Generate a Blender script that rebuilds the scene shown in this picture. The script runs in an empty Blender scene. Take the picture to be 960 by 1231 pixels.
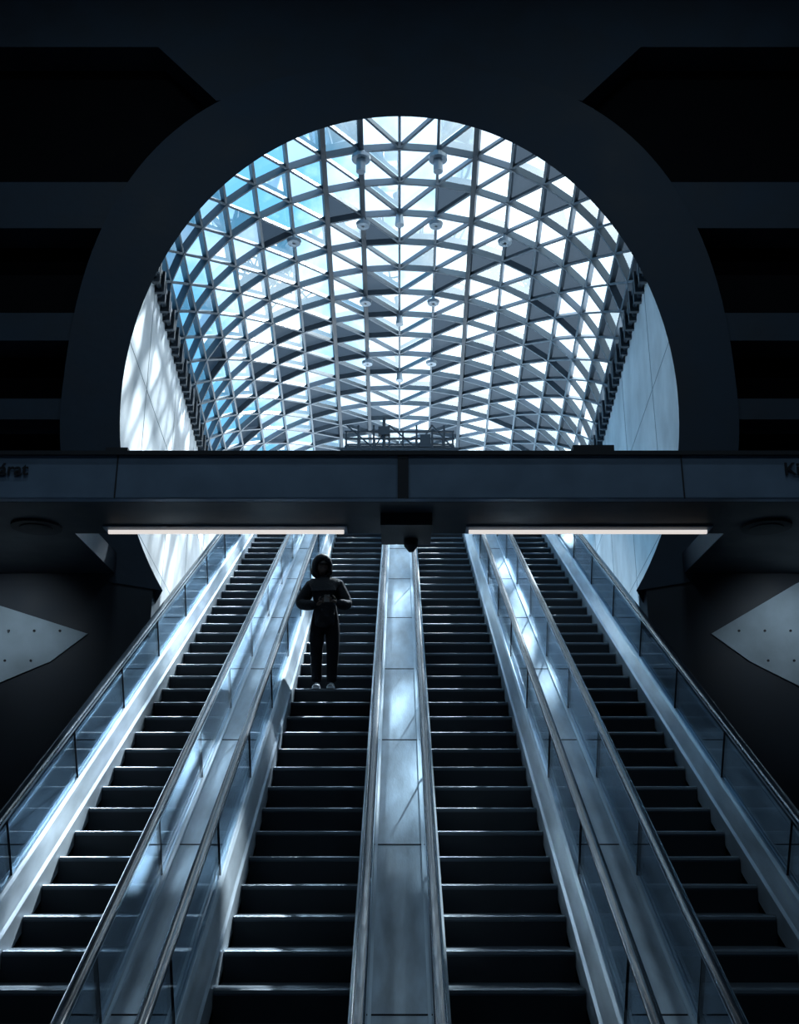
import bpy, bmesh, math, random
from mathutils import Vector, Matrix
random.seed(11)
sc=bpy.context.scene
try:
    sc.view_settings.view_transform='Standard'
except Exception as e: print(e)

# ---------------------------------------------------------------- helpers
def link(o,parent=None):
    sc.collection.objects.link(o)
    if parent: o.parent=parent
    return o
def empty(name,loc=(0,0,0)):
    e=bpy.data.objects.new(name,None); e.location=loc; e.empty_display_size=.2
    return link(e)
class MB:
    def __init__(s): s.v=[];s.f=[];s.m=[]
    def poly(s,pts,m=0):
        n=len(s.v); s.v+= [tuple(p) for p in pts]; s.f.append(tuple(range(n,n+len(pts)))); s.m.append(m)
    def box(s,x0,x1,y0,y1,z0,z1,m=0):
        n=len(s.v)
        s.v+=[(x0,y0,z0),(x1,y0,z0),(x1,y1,z0),(x0,y1,z0),(x0,y0,z1),(x1,y0,z1),(x1,y1,z1),(x0,y1,z1)]
        for q in ((0,3,2,1),(4,5,6,7),(0,1,5,4),(1,2,6,5),(2,3,7,6),(3,0,4,7)):
            s.f.append(tuple(n+i for i in q)); s.m.append(m)
    def beam(s,a,b,w,d,nrm,m=0):
        a=Vector(a);b=Vector(b);t=(b-a)
        if t.length<1e-6:return
        t.normalize(); n=Vector(nrm); n=(n-t*n.dot(t)); 
        if n.length<1e-5: n=t.orthogonal()
        n.normalize(); u=t.cross(n)
        k=len(s.v)
        for p in (a,b):
            for (i,j) in ((-1,-1),(1,-1),(1,1),(-1,1)):
                s.v.append(tuple(p+u*(i*w/2)+n*(j*d/2)))
        for q in ((0,3,2,1),(4,5,6,7),(0,1,5,4),(1,2,6,5),(2,3,7,6),(3,0,4,7)):
            s.f.append(tuple(k+i for i in q)); s.m.append(m)
    def cyl(s,a,b,r0,r1=None,n=12,m=0):
        if r1 is None:r1=r0
        a=Vector(a);b=Vector(b);t=(b-a).normalized();u=t.orthogonal().normalized();w=t.cross(u)
        k=len(s.v)
        for p,r in ((a,r0),(b,r1)):
            for i in range(n):
                an=2*math.pi*i/n; s.v.append(tuple(p+(u*math.cos(an)+w*math.sin(an))*r))
        for i in range(n):
            j=(i+1)%n; s.f.append((k+i,k+j,k+n+j,k+n+i)); s.m.append(m)
        s.f.append(tuple(k+i for i in range(n))[::-1]); s.m.append(m)
        s.f.append(tuple(k+n+i for i in range(n))); s.m.append(m)
    def prism(s,xz,y0,y1,m=0,flare=None):
        n=len(xz);k=len(s.v)
        s.v+=[(x,y0,z) for x,z in xz]+[(x,y1,z) for x,z in xz]
        s.f.append(tuple(range(k,k+n)));s.m.append(m)
        s.f.append(tuple(range(k+n,k+2*n))[::-1]);s.m.append(m)
        for i in range(n):
            j=(i+1)%n; s.f.append((k+i,k+n+i,k+n+j,k+j)); s.m.append(m)
    def obj(s,name,mats,parent=None,smooth=False,bevel=0):
        me=bpy.data.meshes.new(name); me.from_pydata(s.v,[],s.f); 
        if not isinstance(mats,(list,tuple)): mats=[mats]
        for m in mats: me.materials.append(m)
        for p,mi in zip(me.polygons,s.m): p.material_index=mi; p.use_smooth=smooth
        bm=bmesh.new(); bm.from_mesh(me); bmesh.ops.recalc_face_normals(bm,faces=bm.faces); bm.to_mesh(me); bm.free()
        o=bpy.data.objects.new(name,me); link(o,parent)
        if bevel:
            b=o.modifiers.new('bevel','BEVEL'); b.width=bevel; b.segments=2; b.limit_method='ANGLE'
        return o

# ---------------------------------------------------------------- materials
def mat(name,col,rough=.6,metal=0,bump=0,bscale=8,var=0,vscale=1.5,spec=.5,stretch=None,emit=None,estr=0,coat=0):
    m=bpy.data.materials.new(name); m.use_nodes=True; nt=m.node_tree; N=nt.nodes; L=nt.links
    p=N['Principled BSDF']; p.inputs['Base Color'].default_value=(*col,1); p.inputs['Roughness'].default_value=rough
    p.inputs['Metallic'].default_value=metal; p.inputs['Specular IOR Level'].default_value=spec
    p.inputs['Coat Weight'].default_value=coat
    tc=N.new('ShaderNodeTexCoord'); mp=N.new('ShaderNodeMapping'); L.new(tc.outputs['Object'],mp.inputs[0])
    if stretch: mp.inputs['Scale'].default_value=stretch
    if var:
        n=N.new('ShaderNodeTexNoise'); n.inputs['Scale'].default_value=vscale; n.inputs['Detail'].default_value=6; L.new(mp.outputs[0],n.inputs['Vector'])
        mx=N.new('ShaderNodeMapRange'); mx.inputs[1].default_value=.3; mx.inputs[2].default_value=.7; mx.inputs[3].default_value=1-var; mx.inputs[4].default_value=1+var
        L.new(n.outputs['Fac'],mx.inputs[0])
        h=N.new('ShaderNodeVectorMath'); h.operation='SCALE'; h.inputs[0].default_value=col; L.new(mx.outputs[0],h.inputs['Scale'])
        L.new(h.outputs[0],p.inputs['Base Color'])
        r=N.new('ShaderNodeMapRange'); r.inputs[3].default_value=max(.03,rough*.7); r.inputs[4].default_value=min(1,rough*1.35); L.new(n.outputs['Fac'],r.inputs[0]); L.new(r.outputs[0],p.inputs['Roughness'])
    if bump:
        n2=N.new('ShaderNodeTexNoise'); n2.inputs['Scale'].default_value=bscale; n2.inputs['Detail'].default_value=8; L.new(mp.outputs[0],n2.inputs['Vector'])
        b=N.new('ShaderNodeBump'); b.inputs['Strength'].default_value=bump; b.inputs['Distance'].default_value=.02; L.new(n2.outputs['Fac'],b.inputs['Height']); L.new(b.outputs[0],p.inputs['Normal'])
    if emit:
        p.inputs['Emission Color'].default_value=(*emit,1); p.inputs['Emission Strength'].default_value=estr
    return m
def grooved(name,col,rough,scale,metal=.6):
    m=mat(name,col,rough,metal); nt=m.node_tree;N=nt.nodes;L=nt.links;p=N['Principled BSDF']
    tc=N.new('ShaderNodeTexCoord'); w=N.new('ShaderNodeTexWave'); w.bands_direction='X'; w.inputs['Scale'].default_value=scale
    L.new(tc.outputs['Object'],w.inputs['Vector'])
    b=N.new('ShaderNodeBump'); b.inputs['Strength'].default_value=.5; b.inputs['Distance'].default_value=.005
    L.new(w.outputs['Fac'],b.inputs['Height']); L.new(b.outputs[0],p.inputs['Normal'])
    return m
def glassmat(name,tint,gloss=.08,rough=.02,diff=None,dfac=0):
    m=bpy.data.materials.new(name); m.use_nodes=True; nt=m.node_tree;N=nt.nodes;L=nt.links
    N.remove(N['Principled BSDF']); out=N['Material Output']
    t=N.new('ShaderNodeBsdfTransparent'); t.inputs[0].default_value=(*tint,1)
    g=N.new('ShaderNodeBsdfGlossy'); g.inputs['Roughness'].default_value=rough; g.inputs[0].default_value=(.9,.95,1,1)
    fr=N.new('ShaderNodeFresnel'); fr.inputs[0].default_value=1.35
    ml=N.new('ShaderNodeMath'); ml.operation='MULTIPLY'; ml.inputs[1].default_value=gloss*12; L.new(fr.outputs[0],ml.inputs[0]); ml.use_clamp=True
    mx=N.new('ShaderNodeMixShader'); L.new(ml.outputs[0],mx.inputs[0]); L.new(t.outputs[0],mx.inputs[1]); L.new(g.outputs[0],mx.inputs[2])
    last=mx
    if diff:
        d=N.new('ShaderNodeBsdfDiffuse'); d.inputs[0].default_value=(*diff,1)
        tr=N.new('ShaderNodeBsdfTranslucent'); tr.inputs[0].default_value=(*diff,1)
        a=N.new('ShaderNodeMixShader'); a.inputs[0].default_value=.5; L.new(d.outputs[0],a.inputs[1]); L.new(tr.outputs[0],a.inputs[2])
        b=N.new('ShaderNodeMixShader'); b.inputs[0].default_value=dfac; L.new(mx.outputs[0],b.inputs[1]); L.new(a.outputs[0],b.inputs[2]); last=b
    L.new(last.outputs[0],out.inputs['Surface'])
    return m
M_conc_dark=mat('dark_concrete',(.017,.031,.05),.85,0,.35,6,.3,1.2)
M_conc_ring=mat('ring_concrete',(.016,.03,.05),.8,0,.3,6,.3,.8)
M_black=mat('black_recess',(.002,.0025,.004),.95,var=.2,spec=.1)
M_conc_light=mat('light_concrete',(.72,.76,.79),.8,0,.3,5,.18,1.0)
M_joint_conc=mat('concrete_joint',(.3,.34,.38),.8,var=.1)
M_sun_patch=mat('concrete_panel',(.34,.42,.47),.7,0,.2,5,.4,1.0)  # paler concrete stands in for sunlight falling on the lower walls
M_floor=mat('granite_floor',(.06,.07,.09),.3,0,.1,10,.3,8)
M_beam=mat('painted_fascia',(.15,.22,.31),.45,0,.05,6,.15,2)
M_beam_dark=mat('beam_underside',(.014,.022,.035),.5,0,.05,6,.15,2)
M_steel=mat('brushed_steel',(.70,.80,.88),.38,.6,.06,30,.2,2.5,stretch=(6,.6,.6))
M_deck=mat('satin_steel_deck',(.52,.61,.69),.42,.45,.08,20,.25,2.2,stretch=(3,.8,.8))
M_rail=mat('handrail_rubber',(.022,.034,.048),.2,0,.02,30,.1,3,spec=.7,coat=.4)
M_joint=mat('dark_joint',(.01,.013,.02),.6,var=.1)
M_tread=grooved('step_tread',(.09,.115,.14),.42,55)
M_riser=grooved('step_riser',(.017,.024,.033),.55,55,.2)
M_truss=mat('truss_cladding',(.013,.02,.03),.6,.0,var=.25)
M_frame=mat('shell_steel',(.13,.165,.2),.45,.2,.03,10,.1,2)
M_frame_dark=mat('shell_steel_dark',(.035,.05,.068),.5,.2,var=.1)
M_lamp=mat('lamp_housing',(.3,.36,.42),.4,.3,var=.1)
M_tube=mat('fluorescent_tube',(1,.95,.9),.4,emit=(1,.92,.86),estr=.75)
M_glass=glassmat('balustrade_glass',(.78,.85,.9),.045)
M_gl_clear=glassmat('shell_glass',(.86,.96,1),.05)
M_gl_frit=glassmat('fritted_glass',(.8,.9,1),.04,.1,(.75,.85,.95),.3)
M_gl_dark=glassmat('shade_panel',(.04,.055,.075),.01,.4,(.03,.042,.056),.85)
M_text=mat('sign_lettering',(.004,.006,.01),.5,var=.1)

# ---------------------------------------------------------------- geometry constants
T=math.tan(math.radians(30)); Y0=7.1
FLOOR=-1.0; TOPZ=10.33
YB=Y0+FLOOR/T; YT=Y0+TOPZ/T
PATH=[(YB-1.7,FLOOR),(YB,FLOOR),(YT,TOPZ),(YT+1.6,TOPZ)]
def sweep(mb,xh,path=PATH,m=0,closed=True):
    n=len(xh);k=len(mb.v)
    for (y,z) in path:
        for x,h in xh: mb.v.append((x,y,z+h))
    for s in range(len(path)-1):
        for i in range(n if closed else n-1):
            j=(i+1)%n
            mb.f.append((k+s*n+i,k+s*n+j,k+(s+1)*n+j,k+(s+1)*n+i)); mb.m.append(m)
    if closed:
        mb.f.append(tuple(k+i for i in range(n))); mb.m.append(m)
        q=k+(len(path)-1)*n; mb.f.append(tuple(q+i for i in range(n))); mb.m.append(m)

# ---------------------------------------------------------------- hall shell
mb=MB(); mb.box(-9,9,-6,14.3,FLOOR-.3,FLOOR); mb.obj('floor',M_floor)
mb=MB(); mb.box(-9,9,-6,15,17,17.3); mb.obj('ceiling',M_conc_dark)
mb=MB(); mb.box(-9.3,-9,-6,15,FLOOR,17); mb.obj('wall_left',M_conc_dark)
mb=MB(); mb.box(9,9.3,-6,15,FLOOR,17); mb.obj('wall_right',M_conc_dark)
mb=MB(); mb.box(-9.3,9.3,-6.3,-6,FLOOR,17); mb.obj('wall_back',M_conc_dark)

# portal wall
PY=14.3; CZ=8.25
def inner(a,k=1.0):
    c,s=math.cos(a),math.sin(a); return (4.2*k*c, CZ+5.07*k*s)
def outer(a):
    c,s=math.cos(a),math.sin(a)
    n=2.5 if s>=0 else 2.1; b=6.1 if s>=0 else 4.75
    return (5.1*math.copysign(abs(c)**(2/n),c), CZ+b*math.copysign(abs(s)**(2/n),s))
portal=empty('portal_wall')
A0=-math.asin((CZ-5.2)/5.07); A1=math.pi-A0
mb=MB(); n=96
angs=[A0+(A1-A0)*i/n for i in range(n+1)]
for i in range(n):
    a,b=angs[i],angs[i+1]
    ia,ib=inner(a),inner(b); oa,ob=outer(a),outer(b); ja,jb=inner(a,1.1),inner(b,1.1)
    mb.poly([(ia[0],PY,ia[1]),(oa[0],PY,oa[1]),(ob[0],PY,ob[1]),(ib[0],PY,ib[1])])
    mb.poly([(ia[0],PY,ia[1]),(ib[0],PY,ib[1]),(jb[0],PY+.55,jb[1]),(ja[0],PY+.55,ja[1])])
    mb.poly([(oa[0],PY,oa[1]),(ob[0],PY,ob[1]),(ob[0],PY+.6,ob[1]),(oa[0],PY+.6,oa[1])])
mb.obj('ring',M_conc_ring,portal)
mb=MB()
def zup(x): return CZ+6.1*(max(0,1-(abs(x)/5.1)**2.5))**(1/2.5)
def zlo(x): return CZ-4.75*(max(0,1-(abs(x)/5.1)**2.1))**(1/2.1)
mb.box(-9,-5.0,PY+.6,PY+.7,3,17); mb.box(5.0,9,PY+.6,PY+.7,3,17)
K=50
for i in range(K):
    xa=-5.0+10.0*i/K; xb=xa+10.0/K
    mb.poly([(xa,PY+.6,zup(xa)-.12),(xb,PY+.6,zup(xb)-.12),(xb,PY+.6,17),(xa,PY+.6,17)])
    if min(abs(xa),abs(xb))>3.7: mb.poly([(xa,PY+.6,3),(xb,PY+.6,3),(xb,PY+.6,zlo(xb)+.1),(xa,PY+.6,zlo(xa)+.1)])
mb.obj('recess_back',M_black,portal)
mb=MB()
for z0,z1,xi in ((11.18,12.05,4.3),(9.17,9.65,4.85),(7.85,8.19,4.95)):
    for s in (-1,1):
        mb.box(min(s*xi,s*9),max(s*xi,s*9),PY+.03,PY+.6,z0,z1)
mb.prism([(-9,14.78),(-4.13,14.78),(-3.07,13.66),(-1.5,14.0),(1.5,14.0),(3.07,13.66),(4.13,14.78),(9,14.78),(9,17),(-9,17)],PY+.03,PY+.6)
mb.obj('cross_bars',M_conc_dark,portal)
mb=MB()
for s in (-1,1):
    mb.prism([(s*3.5,FLOOR),(s*9,FLOOR),(s*9,6.3),(s*4.9,6.3),(s*4.2,5.6),(s*3.5,5.25)],PY+.02,PY+.5)
mb.obj('lower_wall',M_truss,portal)
for s,pl in ((-1,[(-7.2,5.35),(-5.63,4.98),(-4.36,4.58),(-4.84,4.19),(-5.5,3.9),(-7.2,3.3)]),(1,[(4.36,4.58),(5.63,5.3),(7.2,6.0),(7.2,3.2),(5.5,3.85),(4.86,4.19)])):  # sun patch outlines cut as pale panels, with bolt holes
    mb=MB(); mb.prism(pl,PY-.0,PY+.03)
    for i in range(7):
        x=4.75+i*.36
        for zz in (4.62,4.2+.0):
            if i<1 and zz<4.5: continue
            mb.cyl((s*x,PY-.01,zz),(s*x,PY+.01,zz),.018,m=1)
    e=mb.obj('concrete_panel',[M_sun_patch,M_joint],portal)
for s in (-1,1):  # added spots with invented housings, brightening the sun patch panels
    E=empty('wall_washer_lamp'); mb=MB(); mb.cyl((s*5.6,12.6,5.45),(s*5.6,12.62,5.3),.06,.07,14); mb.obj('housing',M_joint,E)
    l=bpy.data.lights.new('bulb','SPOT'); l.energy=50; l.spot_size=math.radians(85); l.spot_blend=1; l.color=(.7,.86,1); l.shadow_soft_size=.04
    o=bpy.data.objects.new('bulb',l); link(o,E); o.location=(s*5.6,12.63,5.27)
    o.rotation_euler=(Vector((s*5.5,14.25,4.4))-o.location).to_track_quat('-Z','Y').to_euler()

# ---------------------------------------------------------------- overhead beam
ob=empty('overhead_beam')
mb=MB(); mb.box(-9,9,11.0,11.12,5.43,5.98)
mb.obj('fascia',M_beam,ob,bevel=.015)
mb=MB(); mb.box(-9,9,11.12,12.32,5.43,5.9); 
for s in (-1,1): mb.box(min(s*4.05,s*9),max(s*4.05,s*9),12.32,14.28,5.45,5.75)
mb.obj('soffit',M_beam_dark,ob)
mb=MB()
mb.box(-.02,.08+.02,10.985,11.0,5.43,5.98)
mb.box(-.22,.38,11.5,12.3,5.28,5.43)
mb.box(-9,9,10.97,11.0,5.95,6.0)
for x in (-6.5,-3.2,3.2,6.5): mb.box(x-.008,x+.008,10.993,11.0,5.43,5.95)
mb.box(-3.35,-3.1,11,11.15,5.98,6.05); mb.box(1.98,2.45,11,11.15,5.98,6.08)
for x in (-4.4,4.45):
    mb.cyl((x,12.0,5.43),(x,12.0,5.40),.3,n=24); mb.cyl((x,12.0,5.41),(x,12.0,5.385),.2,n=24)
mb.obj('fittings',M_joint,ob)
mb=MB(); mb.cyl((.14,12.1,5.28),(.14,12.1,5.2),.09,.085,16); mb.cyl((.14,12.1,5.2),(.14,12.1,5.13),.085,.03,16)
mb.obj('dome_camera',M_joint,ob,smooth=False)
for nm,x0,x1 in (('a',-3.56,-.68),('b',.85,3.76)):
    mb=MB(); mb.box(x0-.04,x1+.04,11.98,12.26,5.41,5.44)
    mb.obj('light_housing_'+nm,M_beam,ob)
    mb=MB(); mb.cyl((x0,12.13,5.395),(x1,12.13,5.395),.03,n=12)
    mb.obj('light_tube_'+nm,M_tube,ob)
def text(body,x,z,align):
    c=bpy.data.curves.new('exit_lettering','FONT'); c.body=body; c.size=.21; c.align_x=align; c.extrude=.004; c.offset=.004
    o=bpy.data.objects.new('exit_lettering',c); link(o,ob); o.location=(x,10.985,z); o.rotation_euler=(math.pi/2,0,0); c.materials.append(M_text)
text('Kijárat',-4.2,5.71,'RIGHT'); text('Kijárat',4.35,5.71,'LEFT')

# ---------------------------------------------------------------- escalators
def rail_profile(xc):
    pts=[]
    for i in range(14):
        a=2*math.pi*i/14; pts.append((xc+.042*math.copysign(abs(math.cos(a))**.7,math.cos(a)),1.0+.026*math.copysign(abs(math.sin(a))**.7,math.sin(a))))
    return pts
def escalator(xc):
    E=empty('escalator')
    mb=MB(); x0,x1=xc-.5,xc+.5; k0=int(math.ceil((YB-Y0)/.4)); k1=int((YT-Y0)/.4)
    prof=[]
    prof.append((YB-1.6,FLOOR));
    for k in range(k0,k1+1):
        y=Y0+.4*k; z=y*T-Y0*T
        prof.append((y+.018,max(FLOOR,z-.231))); 
        prof.append((y+.004,z-.045)); prof.append((y,z-.03)); prof.append((y+.008,z-.009)); prof.append((y+.028,z))
    prof.append((YT+1.5,TOPZ))
    for i in range(len(prof)-1):
        a,b=prof[i],prof[i+1]
        steep=abs(b[1]-a[1])>.1
        mb.poly([(x0,*a),(x1,*a),(x1,*b),(x0,*b)],1 if steep else 0)
    mb.obj('steps',[M_tread,M_riser],E)
    for s,nm in ((-1,'left'),(1,'right')):
        mb=MB()
        sweep(mb,[(xc+s*.505,-.15),(xc+s*.505,.10),(xc+s*.525,.13),(xc+s*.585,.30),(xc+s*.605,.33),(xc+s*.64,.33),(xc+s*.64,-.15)],m=0)
        mb.obj('skirt_'+nm,M_steel,E)
        mb=MB(); sweep(mb,[(xc+s*.613,.33),(xc+s*.627,.33),(xc+s*.627,.975),(xc+s*.613,.975)]); mb.obj('glass_panel_'+nm,M_glass,E)
        mb=MB(); sweep(mb,[(xc+s*.62-.025,.94),(xc+s*.62+.025,.94),(xc+s*.62+.025,.98),(xc+s*.62-.025,.98)]); mb.obj('rail_guide_'+nm,M_steel,E)
        mb=MB(); sweep(mb,rail_profile(xc+s*.62))
        for (y,z,sg) in ((YB-1.7,FLOOR,-1),(YT+1.6,TOPZ,1)):
            prev=None
            pr=rail_profile(xc+s*.62)
            for q in range(13):
                a=math.pi*q/12
                k=len(mb.v)
                for (x,h) in pr:
                    r=.32+(h-1.0); mb.v.append((x,y+sg*math.sin(a)*r,z+.68+math.cos(a)*r))
                if prev is not None:
                    for i in range(14):
                        j=(i+1)%14; mb.f.append((prev+i,prev+j,k+j,k+i)); mb.m.append(0)
                prev=k
        mb.obj('handrail_'+nm,M_rail,E,smooth=True)
        mb=MB(); y=YB+.6
        while y<YT:
            z=(y-Y0)*T
            mb.beam((xc+s*.62,y,z+.33),(xc+s*.62,y-.27,z-.27*T+.95),.018,.006,(0,1,0)); y+=1.55
        mb.obj('glass_joints_'+nm,M_joint,E)
    mb=MB(); sweep(mb,[(xc-.62,-.16),(xc+.62,-.16),(xc+.62,-.9),(xc-.62,-.9)],[(YB+.2,FLOOR),(YT,TOPZ),(YT+1.6,TOPZ)]); mb.obj('truss',M_truss,E)
    return E
for xc in (-2.58,-.86,.86,2.58): escalator(xc)
for (xa,xb) in ((-1.95,-1.49),(-.23,.23),(1.49,1.95),(-3.55,-3.21),(3.21,3.55)):
    E=empty('escalator_median'); mb=MB()
    sweep(mb,[(xa,.2),(xb,.2),(xb,.345),(xa,.345)]); mb.obj('deck',M_deck,E)
    mb=MB(); y=YB+.3
    while y<YT:
        z=(y-Y0)*T; mb.beam((xa+.01,y,z+.347),(xb-.01,y,z+.347),.012,.006,(0,-T,1)); y+=1.9
    mb.obj('deck_joints',M_joint,E)
    mb=MB()
    for x in (xa+.03,xb-.03): sweep(mb,[(x-.012,.345),(x+.012,.345),(x+.012,.365),(x-.012,.365)])
    mb.obj('deck_trim',M_steel,E)
    mb=MB(); sweep(mb,[(xa+.02,.2),(xb-.02,.2),(xb-.02,-.9),(xa+.02,-.9)]); mb.obj('cladding',M_truss,E)

# ---------------------------------------------------------------- shaft beyond the portal
def hw(y): return 4.37+.083*(y-14.85)
ZB=12.0; ZC=4.0
for s,nm in ((-1,'shaft_left'),(1,'shaft_right')):
    mb=MB(); ys=[14.9+i*.7 for i in range(36)]
    for a,b in zip(ys,ys[1:]):
        xa,xb=s*hw(a),s*hw(b)
        mb.poly([(xa,a,0),(xb,b,0),(xb,b,ZB),(xa,a,ZB)])
        mb.poly([(xa,a,ZB),(xb,b,ZB),(xb+s*.5,b,ZB),(xa+s*.5,a,ZB)])
        mb.poly([(xa+s*.5,a,ZB),(xb+s*.5,b,ZB),(xb+s*.5,b,0),(xa+s*.5,a,0)])
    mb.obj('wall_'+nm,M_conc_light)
    mb=MB()
    for a,b in zip(ys,ys[1:]):
        for z in (7.0,9.6): mb.beam((s*(hw(a)),a,z),(s*(hw(b)),b,z),.012,.012,(0,0,1))
    for i in range(3,35,5):
        mb.beam((s*(hw(ys[i])),ys[i],2),(s*(hw(ys[i])),ys[i],11.6),.012,.012,(0,1,0))
    mb.obj('trim_'+nm,M_joint_conc)
    mb=MB(); y=15.4
    while y<37:
        x=s*(hw(y)-.06)
        mb.box(x-.1,x+.1,y-.22,y-.14,ZB-.42,ZB+.02); mb.box(x-.1,x+.1,y+.14,y+.22,ZB-.42,ZB+.02)
        mb.cyl((x,y-.3,ZB-.3),(x,y+.3,ZB-.3),.05); mb.box(x-.06,x+.06,y-.2,y+.2,ZB-.1,ZB)
        y+=.72
    mb.obj('trim_support_brackets_'+nm,M_frame_dark)  # brackets carrying the glass shell on the wall top
mb=MB(); mb.box(-5.1,5.1,YT+1.3,39.5,TOPZ-.4,TOPZ-.01); mb.obj('floor_landing',M_conc_light)

# grid shell
G=empty('glass_grid_shell')
NI=18; MJ=18; DY=1.2; YS=15.05
def node(i,j,off=0):
    y=YS+i*DY; ph=math.pi*j/MJ; a=hw(y)+.12; 
    x=-a*math.cos(ph); z=ZB+.1+ZC*math.sin(ph)
    nx,nz=-math.cos(ph)*ZC,math.sin(ph)*a; l=math.hypot(nx,nz)
    return Vector((x+nx/l*off,y,z+nz/l*off)),Vector((nx/l,0,nz/l))
mb=MB(); mg=MB()
for i in range(NI+1):
    for j in range(MJ+1):
        p,nr=node(i,j)
        if j<MJ:
            q,_=node(i,j+1); mb.beam(p,q,.055,.16,nr)
        if i<NI:
            q,_=node(i+1,j); th=j in (7,8,11)
            mb.beam(p,q,.11 if th else .06,.2 if th else .14,nr,1 if th else 0)
        if i<NI and j<MJ:
            left=j<MJ/2
            if left: a,b=(i,j),(i+1,j+1)
            else: a,b=(i,j+1),(i+1,j)
            pa,na=node(*a); pb,_=node(*b); mb.beam(pa,pb,.05,.13,na)
            c00,c10,c11,c01=(i,j),(i+1,j),(i+1,j+1),(i,j+1)
            tris=[(c00,c10,c11),(c00,c11,c01)] if left else [(c01,c00,c10),(c01,c10,c11)]
            for t,tri in enumerate(tris):
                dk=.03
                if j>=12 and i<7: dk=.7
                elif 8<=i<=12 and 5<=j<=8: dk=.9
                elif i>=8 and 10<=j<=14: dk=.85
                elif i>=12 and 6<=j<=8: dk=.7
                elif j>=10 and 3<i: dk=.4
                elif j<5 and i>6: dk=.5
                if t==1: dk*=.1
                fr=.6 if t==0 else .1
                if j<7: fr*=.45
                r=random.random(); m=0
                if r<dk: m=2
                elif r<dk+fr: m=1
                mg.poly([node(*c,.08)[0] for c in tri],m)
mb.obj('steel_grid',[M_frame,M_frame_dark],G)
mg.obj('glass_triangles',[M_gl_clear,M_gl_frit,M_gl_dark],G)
mb=MB()
for i,js in ((3,(8,10)),(5,(6,8,10,12)),(8,(8,10)),(11,(8,10))):
    for j in js:
        p,nr=node(i,j,-.08)
        if i==3: mb.cyl(p,p-Vector((0,0,.5)),.1,.1,16); mb.cyl(p-Vector((0,0,.12)),p-Vector((0,0,.2)),.2,.2,16)
        else: mb.cyl(p,p-Vector((0,0,.24)),.04,.04,10); mb.cyl(p-Vector((0,0,.16)),p-Vector((0,0,.24)),.17,.15,16)
for i in (5,9,12):
    p,nr=node(i,9,-.05); mb.cyl(p,p-Vector((0,0,.3)),.08,.11,12)
mb.obj('floodlights',M_lamp,G)

# steel gantry on the landing
mb=MB(); gy=28.0; GT=13.62
for x in (-1.55,-1.2,-.75,-.3,.1,.5,.95,1.3,1.55):
    for yy in (gy,gy+1.0):
        mb.beam((x,yy,TOPZ if abs(x)>1.4 or x==.1 else 12.9),(x,yy,GT if x in(-1.2,-.75,.5,1.3) else GT-.2),.055,.055,(1,0,0))
for z in (12.95,13.2,13.42):
    for yy in (gy,gy+1): mb.beam((-1.6,yy,z),(1.6,yy,z),.06,.05,(0,0,1))
for k,(xa,xb) in enumerate(((-1.55,-.75),(-.75,-.3),(-.3,.5),(.5,.95),(.95,1.55))):
    za,zb=(12.9,GT) if k%2 else (GT,12.9); mb.beam((xa,gy,za),(xb,gy,zb),.04,.04,(0,1,0))
mb.box(-1.7,1.7,gy-.1,gy+1.1,12.78,12.88)
mb.cyl((-.45,gy,12.9),(-.45,gy,13.85),.05); mb.box(-.62,-.28,gy-.1,gy+.1,13.3,13.55)
mb.box(.6,.9,gy-.1,gy+.3,12.9,13.3)
mb.obj('steel_gantry',M_frame_dark)

# ---------------------------------------------------------------- man
man=empty('man',(-1.0,13.70,(0.4*16)*T)); man.scale=(1.0,1.0,1.0)
def skin(name,verts,edges,m,sub=2,root=0):
    me=bpy.data.meshes.new(name); me.from_pydata([v[0] for v in verts],edges,[]); o=bpy.data.objects.new(name,me); link(o,man)
    md=o.modifiers.new('skin','SKIN'); md.use_smooth_shade=True
    for i,v in enumerate(verts):
        r=v[1]; me.skin_vertices[0].data[i].radius=(r if isinstance(r,tuple) else (r,r))
    me.skin_vertices[0].data[root].use_root=True
    s=o.modifiers.new('sub','SUBSURF'); s.levels=sub; s.render_levels=sub
    me.materials.append(m); return o
M_jacket=mat('padded_jacket',(.006,.009,.014),.7,0,.6,25,.3,6,spec=.25)
M_trouser=mat('dark_trousers',(.006,.008,.012),.9,0,.3,40,.3,6,spec=.1)
M_skin=mat('skin',(.12,.095,.085),.7,var=.1,spec=.1)
M_hair=mat('hair',(.01,.008,.008),.6,var=.2)
M_shoe=mat('sneaker_upper',(.35,.4,.44),.6,var=.3,vscale=20)
M_sole=mat('sneaker_sole',(.7,.75,.8),.6,var=.1)
M_phone=mat('phone_body',(.01,.01,.012),.4,var=.1)
body=[((0,0,.95),(.175,.13)),((0,0,1.15),(.15,.11)),((-.01,0,1.36),(.17,.12)),((-.03,-.01,1.50),.07),((-.045,-.03,1.58),.055),
 ((-.1,0,.84),.12),((-.105,-.05,.50),.09),((-.095,.02,.16),.075),((-.095,.02,.10),.07),((.1,0,.84),.12),((.115,-.06,.50),.09),((.1,.02,.16),.075),((.1,.02,.10),.07)]
skin('body',body,[(0,1),(1,2),(2,3),(3,4),(0,5),(5,6),(6,7),(7,8),(0,9),(9,10),(10,11),(11,12)],M_trouser)
jk=[((-.01,0,1.12),(.215,.16)),((0,0,.90),(.225,.17)),((0,0,.80),(.215,.165)),((-.015,0,1.30),(.225,.165)),((-.02,0,1.43),(.17,.13)),((-.035,-.01,1.52),.10),
 ((-.2,0,1.40),.11),((-.35,.0,1.16),.095),((-.12,-.23,1.09),.065),
 ((.17,0,1.40),.11),((.30,-.02,1.13),.095),((.185,-.25,1.12),.065)]
skin('jacket',jk,[(0,1),(1,2),(0,3),(3,4),(4,5),(4,6),(6,7),(7,8),(4,9),(9,10),(10,11)],M_jacket)
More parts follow.
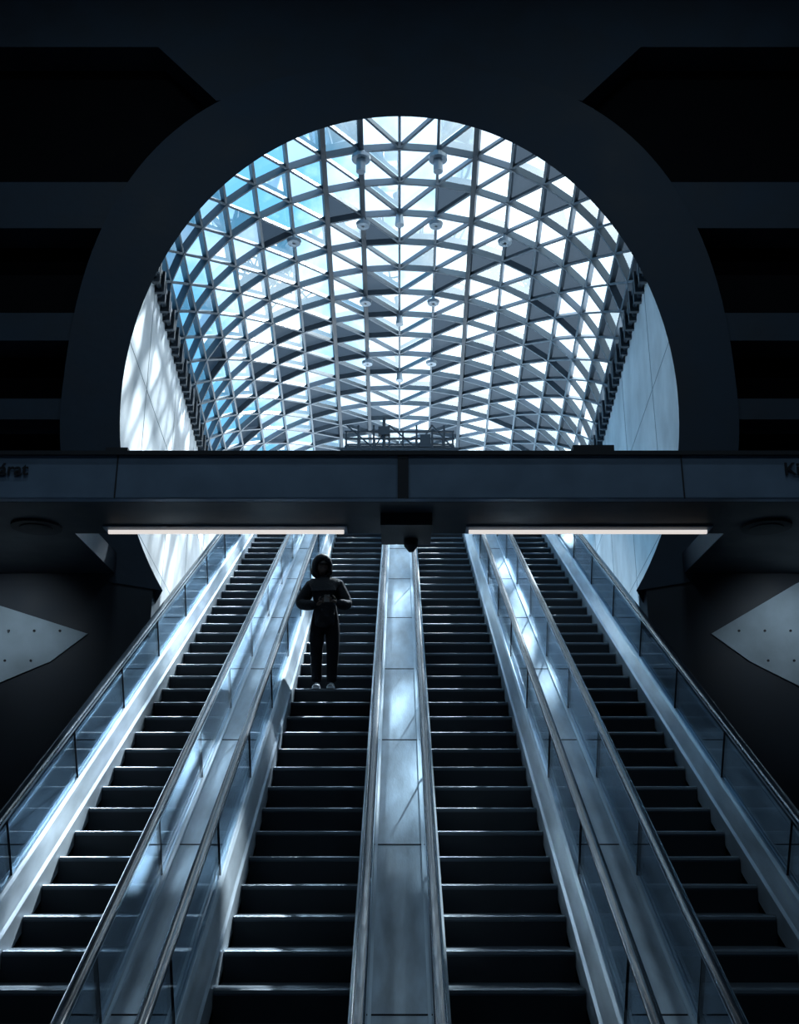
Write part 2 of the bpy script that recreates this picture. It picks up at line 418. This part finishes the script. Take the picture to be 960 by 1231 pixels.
def blob(name,loc,rad,m,rot=(0,0,0),edit=None,seg=24):
    me=bpy.data.meshes.new(name); bm=bmesh.new(); bmesh.ops.create_uvsphere(bm,u_segments=seg,v_segments=16,radius=1)
    for v in bm.verts:
        if edit: v.co=edit(v.co.copy())
        v.co=Vector((v.co.x*rad[0],v.co.y*rad[1],v.co.z*rad[2]))
    for f in bm.faces:f.smooth=True
    bm.to_mesh(me); bm.free(); me.materials.append(m)
    o=bpy.data.objects.new(name,me); link(o,man); o.location=loc; o.rotation_euler=rot; return o
def headshape(c):
    if c.z<0: c.x*=1+.35*c.z; c.y*=1+.18*c.z
    if c.y<-.7: c.y=-.7-(-.7-c.y)*.6
    if abs(c.x)<.2 and -.35<c.z<.1 and c.y<-.5: c.y-=.22*(1-abs(c.x)/.2)*(1-abs(c.z+.2)/.3 if abs(c.z+.2)<.3 else 0)
    if .12<abs(c.x)<.5 and 0<c.z<.25 and c.y<-.4: c.y+=.1
    return c
HR=(math.radians(24),0,math.radians(14))
hl=Vector((-.055,-.05,1.66))
blob('head',hl,(.078,.098,.118),M_skin,HR,headshape)
R=Matrix.Rotation(HR[2],3,'Z')@Matrix.Rotation(HR[0],3,'X')
for s in (-1,1):
    blob('eye',hl+R@Vector((s*.03,-.072,.012)),(.012,.01,.008),M_phone,HR,seg=10)
    blob('ear',hl+R@Vector((s*.078,.0,-.01)),(.01,.02,.03),M_skin,HR,seg=10)
blob('mouth',hl+R@Vector((0,-.08,-.062)),(.024,.008,.006),M_hair,HR,seg=10)
blob('hair',hl+R@Vector((0,-.012,.03)),(.084,.1,.1),M_hair,HR,lambda c:(c if not(c.y<-.3 and c.z<.35) else Vector((c.x,-.3,c.z))))
def hoodshape(c):
    if c.y<-.45: c.y=-.45+(c.y+.45)*.35
    if c.z<-.2: c.x*=1.2;c.y*=1.12
    return c
hm=blob('hood',hl+R@Vector((0,.02,.01)),(.125,.148,.165),M_jacket,HR,hoodshape)
bm=bmesh.new(); bm.from_mesh(hm.data)
bmesh.ops.delete(bm,geom=[v for v in bm.verts if v.co.y<-.05 and (v.co.x/.08)**2+((v.co.z+.01)/.105)**2<1],context='VERTS')
bm.to_mesh(hm.data); bm.free()
so=hm.modifiers.new('sol','SOLIDIFY'); so.thickness=.018; so.offset=1
def hand(side,w,palm,tip):
    w=Vector(w);palm=Vector(palm);tip=Vector(tip); d=(tip-palm).normalized(); 
    lat=Vector((0,-.4,1)); lat=(lat-d*lat.dot(d)).normalized(); curl=d.cross(lat)*(1 if side>0 else -1)
    skin('palm',[(w,.024),(palm,(.034,.018)),(palm+d*.03,(.036,.015))],[(0,1),(1,2)],M_skin,1)
    for k,L in enumerate((.068,.078,.072,.055)):
        b=palm+d*.03+lat*(.026-.0175*k)
        p1=b+d*L*.45+curl*.008; p2=p1+d*L*.3+curl*.018; p3=p2+d*L*.12+curl*.02
        skin('finger_%d'%(k+1),[(b,.009),(p1,.0085),(p2,.008),(p3,.0065)],[(0,1),(1,2),(2,3)],M_skin,1)
    b=palm-d*.01+lat*.03; skin('thumb',[(b,.011),(b+lat*.025+d*.02,.0105),(b+lat*.03+d*.05+curl*.01,.008)],[(0,1),(1,2)],M_skin,1)
hand(-1,(-.09,-.245,1.095),(-.05,-.285,1.125),(.02,-.33,1.15))
hand(1,(.165,-.26,1.125),(.125,-.295,1.14),(.06,-.335,1.155))
mb=MB(); mb.box(-.036,.036,-.004,.004,-.075,.075); ph=mb.obj('phone',M_phone,man,bevel=.003); ph.location=(.038,-.325,1.165); ph.rotation_euler=(math.radians(-35),0,0)
def shoe(x):
    mb=MB()
    secs=[(-.20,.032,.045),(-.17,.045,.06),(-.10,.05,.07),(-.02,.045,.1),(.04,.04,.12),(.075,.034,.115)]
    k=None
    for (y,w,h) in secs:
        n=len(mb.v); 
        for a in range(9):
            t=math.pi*a/8; mb.v.append((x+w*math.cos(t),y,.025+(h-.025)*math.sin(t)**.7 if 0<a<8 else .025))
        if k is not None:
            for i in range(8): mb.f.append((k+i,k+i+1,n+i+1,n+i)); mb.m.append(0)
        else: mb.f.append(tuple(range(n,n+9))); mb.m.append(0)
        k=n
    mb.f.append(tuple(range(k,k+9))); mb.m.append(0)
    out=[(x+w+.006,y) for y,w,h in secs]+[(x-w-.006,y) for y,w,h in secs[::-1]]
    n=len(mb.v); L=len(out)
    mb.v+=[(a,b,0) for a,b in out]+[(a,b,.03) for a,b in out]
    mb.f.append(tuple(range(n,n+L)));mb.m.append(1); mb.f.append(tuple(range(n+L,n+2*L)));mb.m.append(1)
    for i in range(L): j=(i+1)%L; mb.f.append((n+i,n+j,n+L+j,n+L+i)); mb.m.append(1)
    mb.obj('sneaker',[M_shoe,M_sole],man,smooth=False)
shoe(-.09); shoe(.1)

for s in (-1,1):
    E=empty('information_sign'); mb=MB()
    mb.box(s*5.0-.5,s*5.0+.5,12.0,12.06,1.6,2.0); mb.cyl((s*5.0-.4,12.03,FLOOR),(s*5.0-.4,12.03,1.6),.03); mb.cyl((s*5+.4,12.03,FLOOR),(s*5+.4,12.03,1.6),.03)
    mb.obj('sign_plate',M_beam,E)
    mb=MB(); mb.box(s*5.0-.42,s*5.0+.42,11.97,12.0,1.66,1.69); mb.obj('sign_light',M_tube,E)

for x in (-4.5,4.5):
    for y in (2.0,8.0):  # added fill lights and housings, out of view, to lift the dark hall
        E=empty('ceiling_light'); mb=MB(); mb.box(x-.8,x+.8,y-.2,y+.2,16.9,17); mb.obj('housing',M_beam,E)
        l=bpy.data.lights.new('lamp','AREA'); l.shape='RECTANGLE'; l.size=1.5; l.size_y=.35; l.energy=125; l.color=(.6,.82,1)
        o=bpy.data.objects.new('lamp',l); link(o,E); o.location=(x,y,16.88)

# ---------------------------------------------------------------- sky and sun
w=bpy.data.worlds.new('sky'); sc.world=w; w.use_nodes=True; nt=w.node_tree;N=nt.nodes;L=nt.links
bg=N['Background']; tc=N.new('ShaderNodeTexCoord')
ns=N.new('ShaderNodeTexNoise'); ns.inputs['Scale'].default_value=3.2; ns.inputs['Detail'].default_value=7; ns.inputs['Roughness'].default_value=.55
L.new(tc.outputs['Generated'],ns.inputs['Vector'])
sx=N.new('ShaderNodeSeparateXYZ'); L.new(tc.outputs['Generated'],sx.inputs[0])
ma=N.new('ShaderNodeMath'); ma.operation='MULTIPLY_ADD'; ma.inputs[1].default_value=.6; L.new(sx.outputs['X'],ma.inputs[0]); L.new(ns.outputs['Fac'],ma.inputs[2])
cr=N.new('ShaderNodeValToRGB'); cr.color_ramp.elements[0].position=.43; cr.color_ramp.elements[0].color=(.10,.29,.47,1); cr.color_ramp.elements[1].position=.62; cr.color_ramp.elements[1].color=(.93,1.0,1.03,1)
L.new(ma.outputs[0],cr.inputs[0]); L.new(cr.outputs[0],bg.inputs['Color']); bg.inputs['Strength'].default_value=2.7
sl=bpy.data.lights.new('sun','SUN'); sl.energy=17; sl.angle=.03; sl.color=(.93,.97,1)
so_=bpy.data.objects.new('sun',sl); link(so_); so_.location=(8,30,40)
so_.rotation_euler=Vector((-.24,-.62,-.74)).to_track_quat('-Z','Y').to_euler()

cam=bpy.data.cameras.new('camera'); cam.sensor_width=36; cam.lens=1247/1231*36; cam.clip_end=500
co=bpy.data.objects.new('camera',cam); link(co); co.location=(0,0,1.6); co.rotation_euler=(math.radians(90+18.46),0,0)
sc.camera=co
